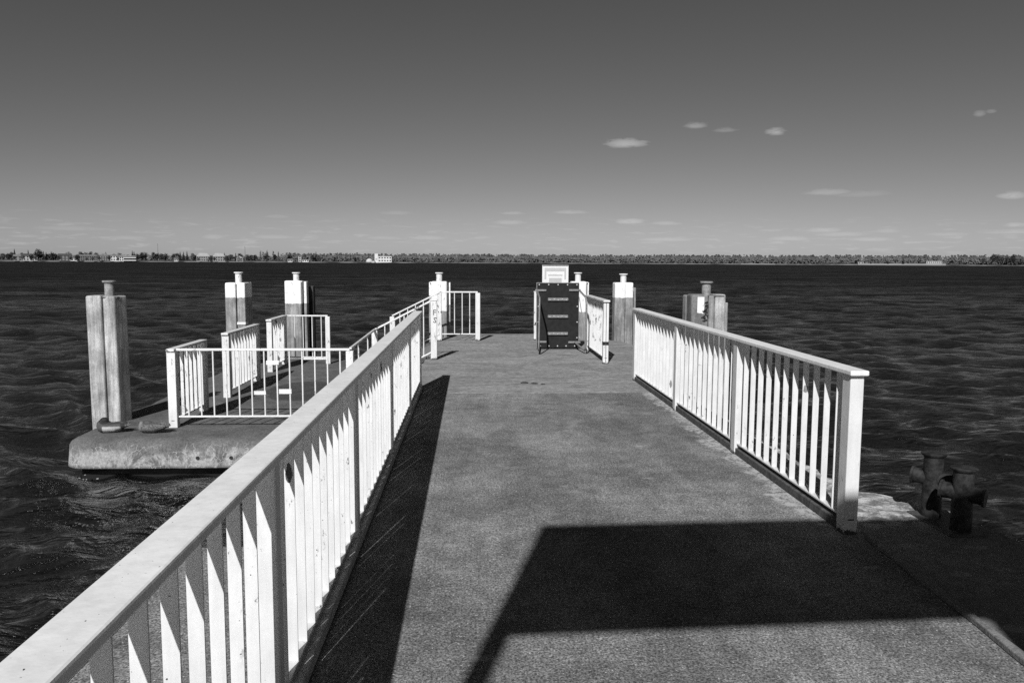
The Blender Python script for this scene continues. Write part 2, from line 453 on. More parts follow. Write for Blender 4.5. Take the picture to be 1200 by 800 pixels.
# bare rusty blots on single slats
def blot(rail, x, y, z, w, h, mat):
    rs = random.Random(int(y * 100)); n = 12
    b = MB(); pts = [(w * rs.uniform(.7, 1.1) * math.cos(2 * math.pi * k / n), h * rs.uniform(.75, 1.1) * math.sin(2 * math.pi * k / n)) for k in range(n)]
    lo = [b.bm.verts.new((p[0], 0, p[1])) for p in pts]; hi = [b.bm.verts.new((p[0], -.0022, p[1])) for p in pts]
    b.bm.faces.new(lo); b.bm.faces.new(hi)
    for k in range(n): b.bm.faces.new((lo[k], lo[(k + 1) % n], hi[(k + 1) % n], hi[k]))
    sl = min((c for c in rail.children if c.name.startswith('slat')), key=lambda c: abs(c.location.y + rail.location.y - y))
    b.build('rust_patch', mat, rail, loc=(sl.location.x, sl.location.y - .0035, z))
blot(main_l, 0, 2.95, .85, .013, .04, M['dark_iron']); blot(main_l, 0, 6.05, .86, .014, .045, M['dark_iron'])
blot(main_r, 0, 5.45, .79, .019, .030, M['rusty_iron']); blot(main_r, 0, 9.2, .25, .016, .05, M['rusty_iron'])

# ------------------------------------------------------------------ thin bar railings
def bar_railing(name, label, a, b, posts, spacing=None, ts=None, ztop=1.03, zbot=.14, group=None, rt=.019, rb=.0105, cat='railing', pw=.095, split=0., flat=True):
    """a, b = deck points under the two ends (their z is the deck there)"""
    a = Vector(a); b = Vector(b); d = b - a
    t = thing(name, a, label, cat, group)
    U = Vector((0, 0, 1))
    MB().beam(U * (ztop - .015), d + U * (ztop - .015), .036, .03).build('top_bar', M['white_paint_worn'], t, bevel=.006)
    MB().beam(U * zbot, d + U * zbot, .03, .022).build('bottom_bar', M['white_paint_worn'], t, bevel=.004)
    for f in posts:
        MB().box(-pw / 2, pw / 2, -pw / 2, pw / 2, 0, ztop - .033).build('post', M['white_paint_worn'], t, bevel=.008, loc=d * f)
    bar = None
    if ts is None:
        n = int(d.length / spacing); ts = [(k + .5) / n for k in range(n)]
        ts = [k / (n) for k in range(1, n)]
    for f in ts:
        loc = d * f + U * zbot
        if bar is None: bar = MB().tube([(0, 0, .008), (0, 0, ztop - .028 - zbot)], rb, 8).build('bar', M['white_paint_worn'], t, smooth=True, loc=loc)
        else: dup(bar, t, loc)
    return t
fr = bar_railing('pontoon_bar_railing', 'white bar railing with small infill plates across the near end of the low pontoon', (-3.81, 10.42, LOW), (-1.59, 10.42, LOW), [1.0], ts=[.060 + k * .0735 for k in range(13)])
for x0, x1, z0, z1, pn in ((-2.668, -2.508, .318, .372, 0), (-2.832, -2.682, -.074, -.026, 0), (-2.512, -2.352, -.064, -.002, 0)):
    MB().box(x0 + 3.81, x1 + 3.81, -.016, -.011, z0 - LOW, z1 - LOW).build('infill_plate', M['label_white'], fr)
MB().box(1.62, 1.925, -.012, .012, .885, .905).build('cross_bar', M['white_paint_worn'], fr)
bar_railing('pontoon_bar_railing', 'white bar railing along the inner right edge of the low pontoon', (-1.60, 10.53, LOW), (-1.635, 13.46, LOW), [1.0], ts=[.28, .66])
bar_railing('pontoon_bar_railing', 'white bar railing across the far end of the low pontoon', (-3.90, 16.93, LOW), (-3.03, 16.90, LOW), [1.0], ts=[.2, .4, .62, .84])
bar_railing('gangway_railing', 'sloping white handrail on the near side of the gangway up from the low pontoon', (-1.635, 13.52, LOW), (-.655, 13.54, 0), [], spacing=.165, ztop=1.03, zbot=.14)
bar_railing('gangway_railing', 'sloping white handrail on the far side of the gangway up from the low pontoon', (-1.685, 16.92, LOW), (-.685, 16.75, 0), [0.0], spacing=.165, ztop=1.03, zbot=.14)
bar_railing('pier_bar_railing', 'white bar railing with two square posts at the far left corner of the pier', (-.685, 16.80, 0), (.125, 16.80, 0), [0, 1], ts=[.395, .595, .79], ztop=1.04, zbot=.14, pw=.10)
mp = thing('marker_post', (-.645, 13.56, 0), 'white square post with small dark letters scrawled on it', 'post')
MB().box(-.052, .052, -.05, .05, 0, 1.0).build('shaft', M['white_paint_worn'], mp, bevel=.006)
MB().box(-.062, .072, -.06, .06, 1.0, 1.025).build('cap', M['white_paint_worn'], mp, bevel=.005)
def text_mesh(body, size, name, mat, parent, loc, rot, ext=.0015):
    cu = bpy.data.curves.new(name, 'FONT'); cu.body = body; cu.size = size; cu.extrude = ext; cu.align_x = 'CENTER'; cu.align_y = 'CENTER'
    tmp = bpy.data.objects.new(name, cu); COL.objects.link(tmp)
    bpy.context.view_layer.update()
    me = bpy.data.meshes.new_from_object(tmp.evaluated_get(bpy.context.evaluated_depsgraph_get()))
    bpy.data.objects.remove(tmp); me.materials.clear(); me.materials.append(mat); me.name = name
    o = bpy.data.objects.new(name, me); COL.objects.link(o); o.parent = parent; o.location = loc; o.rotation_euler = rot
    return o
text_mesh('F', .13, 'letter_mark', M['dark_iron'], mp, (.012, -.0535, .80), (R(90), 0, 0))
text_mesh('S', .13, 'letter_mark', M['dark_iron'], mp, (.018, -.0535, .67), (R(90), R(12), 0))
gp = thing('gate_post', (1.375, 16.98, 0), 'slim white post standing left of the raised black ramp', 'post')
MB().box(-.048, .048, -.045, .045, 0, 1.02).build('shaft', M['white_paint_worn'], gp, bevel=.006)
MB().box(-.056, .056, -.052, .052, 1.02, 1.04).build('cap', M['white_paint_worn'], gp, bevel=.004)

# gangway between the low pontoon and the pier head
gw = thing('gangway', (-1.22, 15.2, 0), 'sloping gangway plate between the low pontoon and the pier head', 'gangway')
g = MB(); g.bm.verts.ensure_lookup_table()
g.beam((-.52, 0, LOW - .02), (.50, 0, -.03), 3.1, .05).build('deck_plate', M['galvanised'], gw)
for s in (-1.5, 1.5): MB().beam((-.52, s, LOW + .005), (.50, s, -.004), .05, .10).build('side_girder', M['dark_iron'], gw)

# ------------------------------------------------------------------ low pontoon
def rounded_outline(x0, x1, y0, y1, r, inset, n=9):
    out = []
    rr = max(.02, r - inset)
    for cx, cy, a0 in ((x1 - r, y1 - r, 0), (x0 + r, y1 - r, 90), (x0 + r, y0 + r, 180), (x1 - r, y0 + r, 270)):
        for k in range(n + 1):
            a = R(a0 + 90 * k / n); out.append((cx + rr * math.cos(a), cy + rr * math.sin(a)))
    # intermediate points along the straight sides, all slightly knocked about
    dense = []
    for p, q in zip(out, out[1:] + out[:1]):
        L = math.dist(p, q); m = max(1, int(L / .09))
        dense += [(p[0] + (q[0] - p[0]) * i / m, p[1] + (q[1] - p[1]) * i / m) for i in range(m)]
    return dense
pt = thing('low_pontoon', (-3.2, 13.7, LOW), 'low concrete pontoon with rounded stained edges floating left of the pier', 'pontoon')
b = MB(); prof = [(.21, 0), (.14, -.006), (.08, -.022), (.032, -.055), (.006, -.10), (0, -.16), (0, -.348), (.14, -.362), (.14, -1.0)]
rings = []
base_out = rounded_outline(-4.98, -1.42, 9.66, 17.9, .34, 0)
cen = Vector((-3.2, 13.7))
for ins, z in prof:
    ring = []
    for k, (x, y) in enumerate(base_out):
        a = Vector(base_out[k - 1]); c = Vector(base_out[(k + 1) % len(base_out)]); d = (c - a).normalized(); nrm = Vector((-d.y, d.x))
        w = mnoise.noise((x * 3.1, y * 3.1, z * 9)) * .022 + min(0., mnoise.noise((x * 1.7 + 4, y * 1.7, z * 5 + 2)) + .25) * .09 if z > -.8 else 0.
        p = Vector((x, y)) + nrm * (ins - w)
        ring.append(b.bm.verts.new((p.x + 3.2, p.y - 13.7, z)))
    rings.append(ring)
for A, B in zip(rings, rings[1:]):
    n = len(A)
    for k in range(n): b.bm.faces.new((A[k], A[(k + 1) % n], B[(k + 1) % n], B[k]))
b.bm.faces.new(rings[0]); b.bm.faces.new(rings[-1][::-1])
b.build('hull', M['weathered_concrete'], pt, smooth=True)
for x in (-3.33, -2.93):
    MB().tube([(x + 3.2, 9.655 - 13.7, -.225), (x + 3.2, 9.70 - 13.7, -.225)], .02, 12).build('bolt_socket', M['black_paint'], pt)
st = thing('stub_post', (-4.83, 11.02, LOW), 'short thin iron stub post at the foot of the bare concrete dolphin', 'post')
MB().tube([(0, 0, 0), (.005, 0, .20), (.005, 0, .235)], .024, 10, [.024, .022, .030]).build('shaft', M['rusty_iron'], st, smooth=True)

# ------------------------------------------------------------------ mooring dolphins
def dolphin(label, cx, cy, piles, pipe, ztop, mat, capmat=None, group='mooring dolphins around the pier', pipe_mat=None, plate=True):
    """piles: (x0,x1,y0,y1,top,material) in world; pipe: (x, y, radius, zpipe top, flange radius)"""
    t = thing('mooring_dolphin', (cx, cy, WATER), label, 'mooring pile', group)
    for x0, x1, y0, y1, zt, mm, *turn in piles:
        bv = min(x1 - x0, y1 - y0) * .13
        mx, my = (x0 + x1) / 2, (y0 + y1) / 2
        o = MB().box(x0 - mx, x1 - mx, y0 - my, y1 - my, -2.0, zt - WATER).build('pile', M[mm], t, bevel=bv, seg=3, loc=(mx - cx, my - cy, 0))
        o.rotation_euler = (R(random.uniform(-.25, .25)), R(random.uniform(-.25, .25)), R(turn[0] if turn else random.uniform(-2, 2)))
    px, py, r, zp, fr_ = pipe
    pm = M[pipe_mat or 'white_paint_worn']
    b = MB().lathe([(r, ztop - WATER - .04), (r, zp - WATER - .03), (r * .98, zp - WATER - .022)], (px - cx, py - cy)); b.build('bollard_pipe', pm, t, smooth=True)
    MB().lathe([(r * .9, zp - WATER - .0215), (fr_ * .96, zp - WATER - .024), (fr_, zp - WATER - .016), (fr_, zp - WATER - .004), (fr_ * .95, zp - WATER)], (px - cx, py - cy)).build('flange', M['cap_paint'] if pipe_mat is None else pm, t, smooth=True)
    if plate:
        xs = [p[0] for p in piles[:2]] + [p[1] for p in piles[:2]]; ys_ = [p[2] for p in piles[:2]] + [p[3] for p in piles[:2]]
        MB().box(min(xs) + .02 - cx, max(xs) - .02 - cx, min(ys_) + .03 - cy, max(ys_) - .02 - cy, ztop - WATER - .03, ztop - WATER - .012).build('head_plate', M['dark_iron'] if pipe_mat else M['cap_paint'], t, bevel=.004)
    return t
dolphin('bare pitted concrete dolphin of two square piles standing by the sleeping ducks, without paint', -4.85, 10.95,
        [(-5.066, -4.866, 10.72, 11.0, 1.195, 'pile_bare', 3), (-4.842, -4.650, 10.74, 10.99, 1.19, 'pile_bare', -17), (-5.0, -4.86, 11.01, 11.2, 1.16, 'pile_bare')], (-4.815, 10.86, .060, 1.39, .085), 1.19, None, pipe_mat='rusty_iron')
dolphin('dolphin of two square piles with white tops and a low white stripe', -4.8, 16.6,
        [(-5.004, -4.789, 16.42, 16.72, 1.215, 'pile_painted_high'), (-4.765, -4.600, 16.42, 16.95, 1.215, 'pile_painted_high', 0), (-5.115, -4.98, 16.8, 17.02, 1.15, 'timber_dark')], (-4.755, 16.56, .066, 1.43, .09), 1.215, None)  # rear dark pile: its shade is put into the colour
pd2 = bpy.data.objects['mooring_dolphin.001']
MB().box(-4.767 + 4.8, -4.598 + 4.8, 16.408 - 16.6, 16.6 - 16.6, .368 - WATER, .418 - WATER).build('white_stripe', M['label_white'], pd2)
dolphin('dolphin with one broad white-topped pile, behind the far end of the low pontoon', -3.95, 18.2,
        [(-4.174, -3.802, 18.02, 18.25, 1.22, 'pile_painted_mid'), (-4.16, -3.77, 18.26, 18.45, 1.20, 'pile_painted_high'), (-3.757, -3.700, 18.10, 18.3, 1.20, 'pile_painted_mid'), (-3.72, -3.61, 18.4, 18.6, 1.09, 'timber_dark')], (-3.94, 18.16, .066, 1.405, .092), 1.22, None)
dolphin('dolphin with white paint reaching low, behind the bar railing on the pier', -.72, 17.85,
        [(-.900, -.545, 17.62, 17.90, 1.225, 'pile_painted_low'), (-.952, -.904, 17.72, 17.95, 1.20, 'pile_painted_high'), (-.506, -.474, 17.68, 17.9, 1.20, 'pile_painted_mid')], (-.722, 17.76, .066, 1.42, .09), 1.225, None)
dolphin('white-topped dolphin half hidden behind the raised black ramp', 2.40, 17.5,
        [(2.17, 2.515, 17.35, 17.62, 1.24, 'pile_painted_low'), (2.530, 2.562, 17.42, 17.62, 1.22, 'pile_painted_mid')], (2.335, 17.49, .064, 1.435, .092), 1.24, None)
dolphin('dolphin of two joined white-topped piles, right of the rust-spotted railing', 3.2, 17.0,
        [(3.030, 3.258, 16.80, 17.1, 1.232, 'pile_painted_high'), (3.268, 3.437, 16.80, 17.14, 1.232, 'pile_painted_high'), (3.470, 3.545, 17.05, 17.25, 1.12, 'timber_grey')], (3.236, 16.93, .064, 1.42, .093), 1.235, None)
p7 = dolphin('grey dolphin with one white rectangle and scrawled marks, behind the right-hand railing', 3.3, 11.1,
        [(3.055, 3.300, 10.92, 11.2, 1.222, 'pile_patch', 0), (3.382, 3.535, 10.95, 11.2, 1.222, 'pile_bare'), (3.05, 3.54, 11.21, 11.40, 1.20, 'pile_bare'), (3.545, 3.635, 11.12, 11.3, 1.10, 'timber_grey')], (3.305, 11.1, .063, 1.40, .092), 1.222, None, pipe_mat='rusty_iron')
MB().tube([(.041, -.13, -1.5), (.041, -.13, 1.205 - WATER)], .0405, 16).build('pipe_pile', M['pile_bare'], p7, smooth=True)
# scrawl on the grey dolphin: short dark strokes
rs = random.Random(5); b = MB()
for k in range(15):
    x = 3.245 + rs.uniform(-.035, .04); z = 1.10 - k * .018 + rs.uniform(-.01, .01)
    pts = [(x + rs.uniform(-.03, .03) - 3.3, 10.9155 - 11.1, z + rs.uniform(-.022, .022) - WATER) for _ in range(4)]
    b.tube(pts, .0055, 5)
b.build('scrawl_mark', M['black_paint'], p7)

# ------------------------------------------------------------------ twin bollard on the right edge
bl = thing('twin_bollard', (3.05, 4.82, -.012), 'dark rusty twin bollard with a slanting cross pipe on the right edge strip', 'bollard')
def bollard(x, y, h):
    MB().lathe([(.062, 0), (.060, h - .03), (.06, h - .028)], (x, y)).build('bollard_post', M['bollard_iron'], bl, smooth=True)
    MB().lathe([(.062, h - .027), (.078, h - .012), (.080, h - .004), (.074, h)], (x, y)).build('bollard_cap', M['bollard_iron'], bl, smooth=True)
bollard(-.005, .185, .435); bollard(.02, -.10, .41)
for cx, cy, cz in ((-.005, .185, .262), (.02, -.10, .245)):
    d = Vector((.082, -.080, -.006)); c = Vector((cx, cy, cz))
    MB().tube([c - d, c + d], .050, 18).build('cross_pipe', M['bollard_iron'], bl, smooth=True)
    for sg_ in (-1, 1):
        MB().tube([c + d * sg_, c + d * (sg_ * 1.12)], .060, 18).build('pipe_flange', M['bollard_iron'], bl, smooth=True)
MB().box(-.11, .13, -.21, .29, -.002, .012).build('base_plate', M['dark_iron'], bl, bevel=.004)

# ------------------------------------------------------------------ raised boarding ramp
rp = thing('boarding_ramp', (1.64, 15.12, 0), 'black boarding ramp raised upright at the far end of the pier, with bolted cleats', 'ramp')
MB().box(-.395, .395, 0, .035, .03, 1.262).build('panel', M['ramp_black'], rp, bevel=.003)
MB().box(-.41, .41, .0355, .075, .02, 1.272).build('backing_frame', M['galvanised'], rp, bevel=.004)
for z in (.955, .630, .302):
    c = MB().box(-.195, .195, -.034, -.0005, z - .026, z + .026).build('cleat', M['galvanised'], rp, bevel=.005)
    for k in range(5):
        o = MB().tube([(-.155 + .0775 * k, -.034, z + (.006 if k % 2 else -.008)), (-.155 + .0775 * k, -.041, z + (.006 if k % 2 else -.008))], .0085, 8).build('cleat_bolt', M['bolt_metal'], c)
bolt = None
for x, z in [(-.36 + .18 * k, 1.232) for k in range(5)] + [(-.33 + .165 * k, .062) for k in range(5)] + [(.372, .22 + .30 * k) for k in range(4)] + [(-.372, .52), (-.372, .82)]:
    if bolt is None: bolt = MB().lathe([(.013, 0), (.013, .006), (.008, .010)], (0, 0), 10).build('bolt', M['bolt_metal'], rp, smooth=True); bolt.rotation_euler = (R(90), 0, 0); bolt.location = (x, -.0005, z)
    else: dup(bolt, rp, (x, -.0005, z))
for x0, x1, z in ((-.44, -.225, 1.125), (.21, .43, 1.13), (.205, .44, .135), (-.385, -.215, .142)):
    MB().box(x0, x1, -.022, -.0007, z - .018, z + .018).build('bracket', M['galvanised'], rp, bevel=.004)
def handle(pts, name='handrail'):
    return MB().tube(arc_pts(pts, 6, .18), .0175, 10).build(name, M['galvanised'], rp, smooth=True)
handle([(-.40, -.02, 1.12), (-.425, -.86, 1.02), (-.435, -.97, .90), (-.445, -.97, .06), (-.36, -.03, .14)])
handle([(.40, -.02, 1.135), (.42, -.78, 1.03), (.425, -.86, .92), (.425, -.86, .05), (.33, -.03, .135)])
MB().tube([(.40, -.05, 1.0), (.425, -.45, .55), (.425, -.80, .12)], .008, 8).build('stay_rod', M['galvanised'], rp, smooth=True)

# the white notice board behind the ramp
sg = thing('notice_board', (1.635, 15.62, 0), 'white framed board with grey bars sticking up behind the raised black ramp', 'sign')
MB().box(-.255, .255, -.012, .012, .92, 1.585).build('board', M['sign_white'], sg, bevel=.003)
MB().box(-.262, .262, -.022, .016, 1.5855, 1.604).build('top_rim', M['grey_steel'], sg, bevel=.003)
for x0, x1, z0, z1 in ((-.212, .212, 1.482, 1.548), (-.212, -.178, 1.33, 1.481), (.178, .212, 1.33, 1.481), (-.14, .14, 1.395, 1.418), (-.125, .125, 1.20, 1.350)):
    MB().box(x0, x1, -.0155, -.0125, z0, z1).build('printed_bar', M['sign_grey'], sg)
for x in (-.2515, .2515): MB().box(x - .0055, x + .0055, -.020, -.0125, .92, 1.585).build('frame_edge', M['label_white'], sg)
for x in (-.2, .2): MB().box(x - .02, x + .02, .013, .053, 0, 1.5).build('leg', M['galvanised'], sg, bevel=.003)

# ------------------------------------------------------------------ sleeping ducks on the pontoon
def duck_mat(name, drake):
    def f(b, p):
        P = b.pos(obj=True); x, y, z = b.xyz(P)
        fe = b.noise(b.pos((1, 3, 3), obj=True), 45, 4, .7)
        if drake:
            v = b.ramp(fe, .3, .7, .34, .48)
            v = b.mix(b.ramp(b.math('ADD', z, b.math('MULTIPLY', fe, .02)), .086, .108), v, .05)             # brown-grey back
            v = b.mix(b.ramp(x, .095, .12), v, .02)              # black stern
            v = b.mix(b.ramp(x, .150, .165), v, .14)             # pale tail tip
            v = b.mix(b.ramp(x, -.085, -.10), v, .06)            # dark breast
        else:
            v = b.ramp(fe, .38, .62, .035, .16)
            v = b.mix(b.ramp(x, -.10, -.13), v, .17)
        h = b.new('ShaderNodeVectorMath', operation='DISTANCE'); b.link(P, h.inputs[0])
        h.inputs[1].default_value = (-.085, .0, .155) if drake else (-.06, .0, .115)
        v = b.mix(b.ramp(h.outputs['Value'], .060, .066, 1, 0), v, .012 if drake else .07)
        b.link(b.bump(fe, .6, .006), p.inputs['Normal'])
        return v
    return material(name, f, .7, .3)
def duck(label, loc, rz, drake):
    mm = duck_mat('drake_feathers' if drake else 'hen_feathers', drake)
    b = MB()
    # body: lofted rings from breast to tail
    st_ = [(-.165, .062, .012, .010), (-.155, .065, .050, .045), (-.11, .068, .082, .066), (-.04, .066, .092, .068), (.04, .063, .084, .060), (.10, .066, .060, .040), (.15, .078, .040, .020), (.20, .092, .022, .008), (.215, .095, .008, .004)]
    rings = []
    for x, zc, w, h in st_:
        rings.append([b.bm.verts.new((x, w * math.cos(2 * math.pi * k / 16), max(.002, zc + h * math.sin(2 * math.pi * k / 16)))) for k in range(16)])
    for A, B in zip(rings, rings[1:]):
        for k in range(16): b.bm.faces.new((A[k], A[(k + 1) % 16], B[(k + 1) % 16], B[k]))
    b.bm.faces.new(rings[0][::-1]); b.bm.faces.new(rings[-1])
    hz = .155 if drake else .115; hx = -.085 if drake else -.06
    # neck and head folded back on the shoulders, bill tucked in the back feathers
    b.tube([(-.135, 0, .075), (-.135, 0, .115), (hx - .03, 0, hz - .018)], .03, 12, [.044, .038, .036])
    head = bmesh.ops.create_icosphere(b.bm, subdivisions=3, radius=.040)['verts']
    for v in head: v.co = Vector((v.co.x * 1.25 + hx, v.co.y * .88, v.co.z + hz))
    b.tube([(hx + .02, 0, hz - .012), (hx + .06, .006, hz - .030), (hx + .085, .01, hz - .045)], .014, 10, [.020, .014, .009])
    # folded wings
    for s in (-1, 1):
        w = bmesh.ops.create_icosphere(b.bm, subdivisions=3, radius=1.)['verts']
        for v in w: v.co = Vector((v.co.x * .135 + .045, s * .062 + v.co.y * .026, .082 + v.co.z * .042 + v.co.x * .012))
    t = b.build('duck', mm, None, smooth=True, loc=loc); t.rotation_euler = (0, 0, rz)
    r = t.modifiers.new('remesh', 'REMESH'); r.mode = 'VOXEL'; r.voxel_size = .006; r.use_smooth_shade = True
    sm = t.modifiers.new('smooth', 'SMOOTH'); sm.iterations = 3; sm.factor = .5
    t.scale = (1.06, 1.06, 1.0)
    return set_props(t, label, 'duck', 'ducks asleep on the low pontoon')
duck('sleeping drake with dark tucked-in head and pale flank beside the bare concrete dolphin', (-4.53, 10.13, LOW), R(8), True)
duck('mottled brown sleeping duck lying between the drake and the corner post of the pontoon', (-4.01, 10.09, LOW), R(-4), False)

# ------------------------------------------------------------------ unseen stand-in board behind the viewer, added to throw the broad shadow
ob = thing('shadow_board', (-1.25, -1.71, 0), 'unseen tall board on posts, added to throw the broad dark shadow over the deck', 'sign')
obr = Matrix.Rotation(R(2.2), 4, 'Z')
MB().box(0, 3.95, 0, .06, 4.11, 5.28, obr).build('board', M['wall_mid'], ob, bevel=.01)
MB().box(0, .10, .002, .058, 0, 4.1095, obr).build('post', M['galvanised'], ob, bevel=.006)
MB().box(2.385, 3.95, .002, .058, 0, 4.1095, obr).build('shadow_panel', M['wall_mid'], ob, bevel=.006)  # wide panel added only to shade the strip right of the kerb

# small dry clods lying on the concrete
rs = random.Random(3)
def clod(label, x, y, s):
    bm = bmesh.new(); bmesh.ops.create_icosphere(bm, subdivisions=3, radius=1)
    for v in bm.verts:
        k = 1 + .5 * mnoise.noise(v.co * 1.7 + Vector((x, y, 0)) * 5)
        v.co = Vector((v.co.x * k * s, v.co.y * k * s * .7, max(-.1, v.co.z * k) * s * .28))
    b = MB(); b.bm = bm
    return set_props(b.build('dirt_clod', M['dirt_clod'], None, smooth=True, loc=(x, y, 0)), label, 'dirt', 'dirt clods on the concrete')
clod('larger dark clod of dirt lying on the concrete before the seam', .725, 10.86, .05)
clod('flat smaller scrap of dirt beside the larger clod on the concrete', .86, 10.80, .045)
clod('tiny scrap of dirt farthest right of the dirt on the concrete', .97, 10.74, .03)

# ------------------------------------------------------------------ water
def build_water():
    ths = np.concatenate([np.linspace(-180, -46, 40)[:-1], np.arange(-46, 52.01, .14), np.linspace(52, 180, 40)[1:]])
    th = np.radians(ths[:-1]) if abs(ths[0] + 180) < 1e-6 and abs(ths[-1] - 180) < 1e-6 else np.radians(ths)
    rs_ = [1.2]
    while rs_[-1] < 6000:
        r = rs_[-1]; rs_.append(r + max(.030, min(r * .0072, r * r * .0022 + .02)) if r < 220 else r * 1.05)
    r = np.array(rs_)
    RR, TT = np.meshgrid(r, th, indexing='ij')
    X = RR * np.sin(TT); Y = RR * np.cos(TT)
    cell = np.gradient(r)[:, None] * np.ones_like(TT)
    rng = np.random.RandomState(11)
    Z = np.zeros_like(X); DX = np.zeros_like(X); DY = np.zeros_like(X)
    wind = math.radians(196)      # travel direction, toward the viewer
    lams = np.exp(np.linspace(math.log(.28), math.log(5.0), 110))
    for lam in lams:
        k = 2 * math.pi / lam
        a = .0092 * lam * (1.25 if lam < .8 else 1.0 if lam < 1.3 else (1.3 / lam) ** 1.25)
        d = wind + rng.normal(0, .48); ph = rng.uniform(0, 2 * math.pi)
        kx, ky = k * math.sin(d), k * math.cos(d)
        arg = kx * X + ky * Y + ph
        # slow grouping so that crests come in short lengths
        q = rng.uniform(0, 2 * math.pi, 2)
        env = .65 + .5 * np.sin(.13 * kx * Y - .11 * ky * X + q[0]) * np.sin(.17 * kx * X + .1 * ky * Y + q[1])
        fade = np.clip((lam / cell - 2.5) / 3.0, 0, 1)
        am = a * env * fade
        s = np.sin(arg)
        Z += am * s
        st = .85
        DX += -st * am * math.sin(d) * -np.cos(arg); DY += -st * am * math.cos(d) * -np.cos(arg)
    X = X + DX; Y = Y + DY
    nr, nt = X.shape
    co = np.stack([X, Y, Z + WATER], -1).reshape(-1, 3)
    idx = np.arange(nr * nt).reshape(nr, nt)
    A = idx[:-1, :]; B = np.roll(idx, -1, 1)[:-1, :]; C = np.roll(idx, -1, 1)[1:, :]; D = idx[1:, :]
    f = np.stack([A, D, C, B], -1).reshape(-1, 4)
    me = bpy.data.meshes.new('lake_water')
    me.vertices.add(len(co)); me.vertices.foreach_set('co', co.ravel())
    me.loops.add(f.size); me.loops.foreach_set('vertex_index', f.ravel().astype(np.int32))
    me.polygons.add(len(f)); me.polygons.foreach_set('loop_start', np.arange(0, f.size, 4, dtype=np.int32))
    me.polygons.foreach_set('use_smooth', np.ones(len(f), dtype=bool))
    me.update(calc_edges=True); me.validate()
    me.materials.append(M['lake_water'])
    o = bpy.data.objects.new('lake_water', me); COL.objects.link(o)
    return set_props(o, kind='structure')
build_water()
# drifting foam flecks near the pier
rs = random.Random(9); b = MB()
for k in range(60):
    if k < 44: x = rs.gauss(-2.72, .20); y = rs.gauss(4.18, .30)
    else: x = rs.gauss(-4.80, .20); y = rs.gauss(9.47, .07)
    s = rs.uniform(.003, .013) * (2. if rs.random() < .12 else 1.); n = 10; z = WATER + (.03 if k < 44 else .0); el_ = rs.uniform(1., 2.2)
    pts = [(x + el_ * s * rs.uniform(.5, 1.4) * math.cos(2 * math.pi * i / n), y + s * rs.uniform(.5, 1.4) * math.sin(2 * math.pi * i / n)) for i in range(n)]
    b.prism(pts, z - .004, z + .004)
set_props(b.build('foam_flecks', M['foam_white']), 'small pale flecks of foam drifting on the dark water', 'foam', kind='stuff')

# ------------------------------------------------------------------ far shore
DIST = 1400.
def bearing(u):                       # photo column (0..1200) -> compass bearing from the pier axis
    return R(2.9) + math.atan((u - 600) / 937.6)
def shore(u, d=0.): a = bearing(u); return Vector(((DIST + d) * math.sin(a), (DIST + d) * math.cos(a), 0)), a
def ring_strip(name, a0, a1, prof, mat, kind='structure', wob=0., n=160):
    b = MB(); rows = []
    for i in range(n + 1):
        a = a0 + (a1 - a0) * i / n
        w = wob * mnoise.noise((a * 25, 3, 0))
        rows.append([b.bm.verts.new(((r + w) * math.sin(a), (r + w) * math.cos(a), z)) for r, z in prof])
    for A, B in zip(rows, rows[1:]):
        for k in range(len(prof) - 1): b.bm.faces.new((A[k], B[k], B[k + 1], A[k + 1]))
    return set_props(b.build(name, mat), kind=kind)
ring_strip('far_land', R(-75), R(75), [(1396, WATER - .5), (1400, -.1), (1412, .5), (1500, 2.5), (2600, 8)], M['shore_land'], wob=6)
ring_strip('shore_bank', R(-75), R(75), [(1390, WATER - .3), (1393, -.35), (1398, .05), (1404, -.15)], M['bank_reed'], wob=6, n=220)
ring_strip('beach', bearing(1005), bearing(1108), [(1376, WATER - .3), (1380, -.2), (1402, 2.0), (1408, 1.2)], M['sand'], n=40)
ring_strip('beach', bearing(868), bearing(908), [(1382, WATER - .3), (1385, -.2), (1399, .7), (1404, .1)], M['sand'], n=20)

def leaf_cloud(b, cx, cy, z0, z1, w, n, s, rnd, face=.5):
    for _ in range(n):
        for _try in range(20):
            p = Vector((rnd.uniform(-1, 1), rnd.uniform(-1, 1), rnd.uniform(-1, 1)))
            if p.length <= 1 and (p.length > .35 or rnd.random() < .3): break
        c = Vector((cx + p.x * w, cy + p.y * w, (z0 + z1) / 2 + p.z * (z1 - z0) / 2))
        nrm = (Vector((-.15, -.75, .55)) + Vector((rnd.gauss(0, 1), rnd.gauss(0, 1), rnd.gauss(0, 1))) * face).normalized()
        u = nrm.orthogonal().normalized(); v = nrm.cross(u); a_ = rnd.uniform(0, 6.28); u, v = u * math.cos(a_) + v * math.sin(a_), v * math.cos(a_) - u * math.sin(a_)
        ss = s * rnd.uniform(.6, 1.4)
        b.bm.faces.new([b.bm.verts.new(c + (u * i + v * j) * ss) for i, j in ((-1, -.6), (.2, -1), (1, .4), (-.3, 1))])
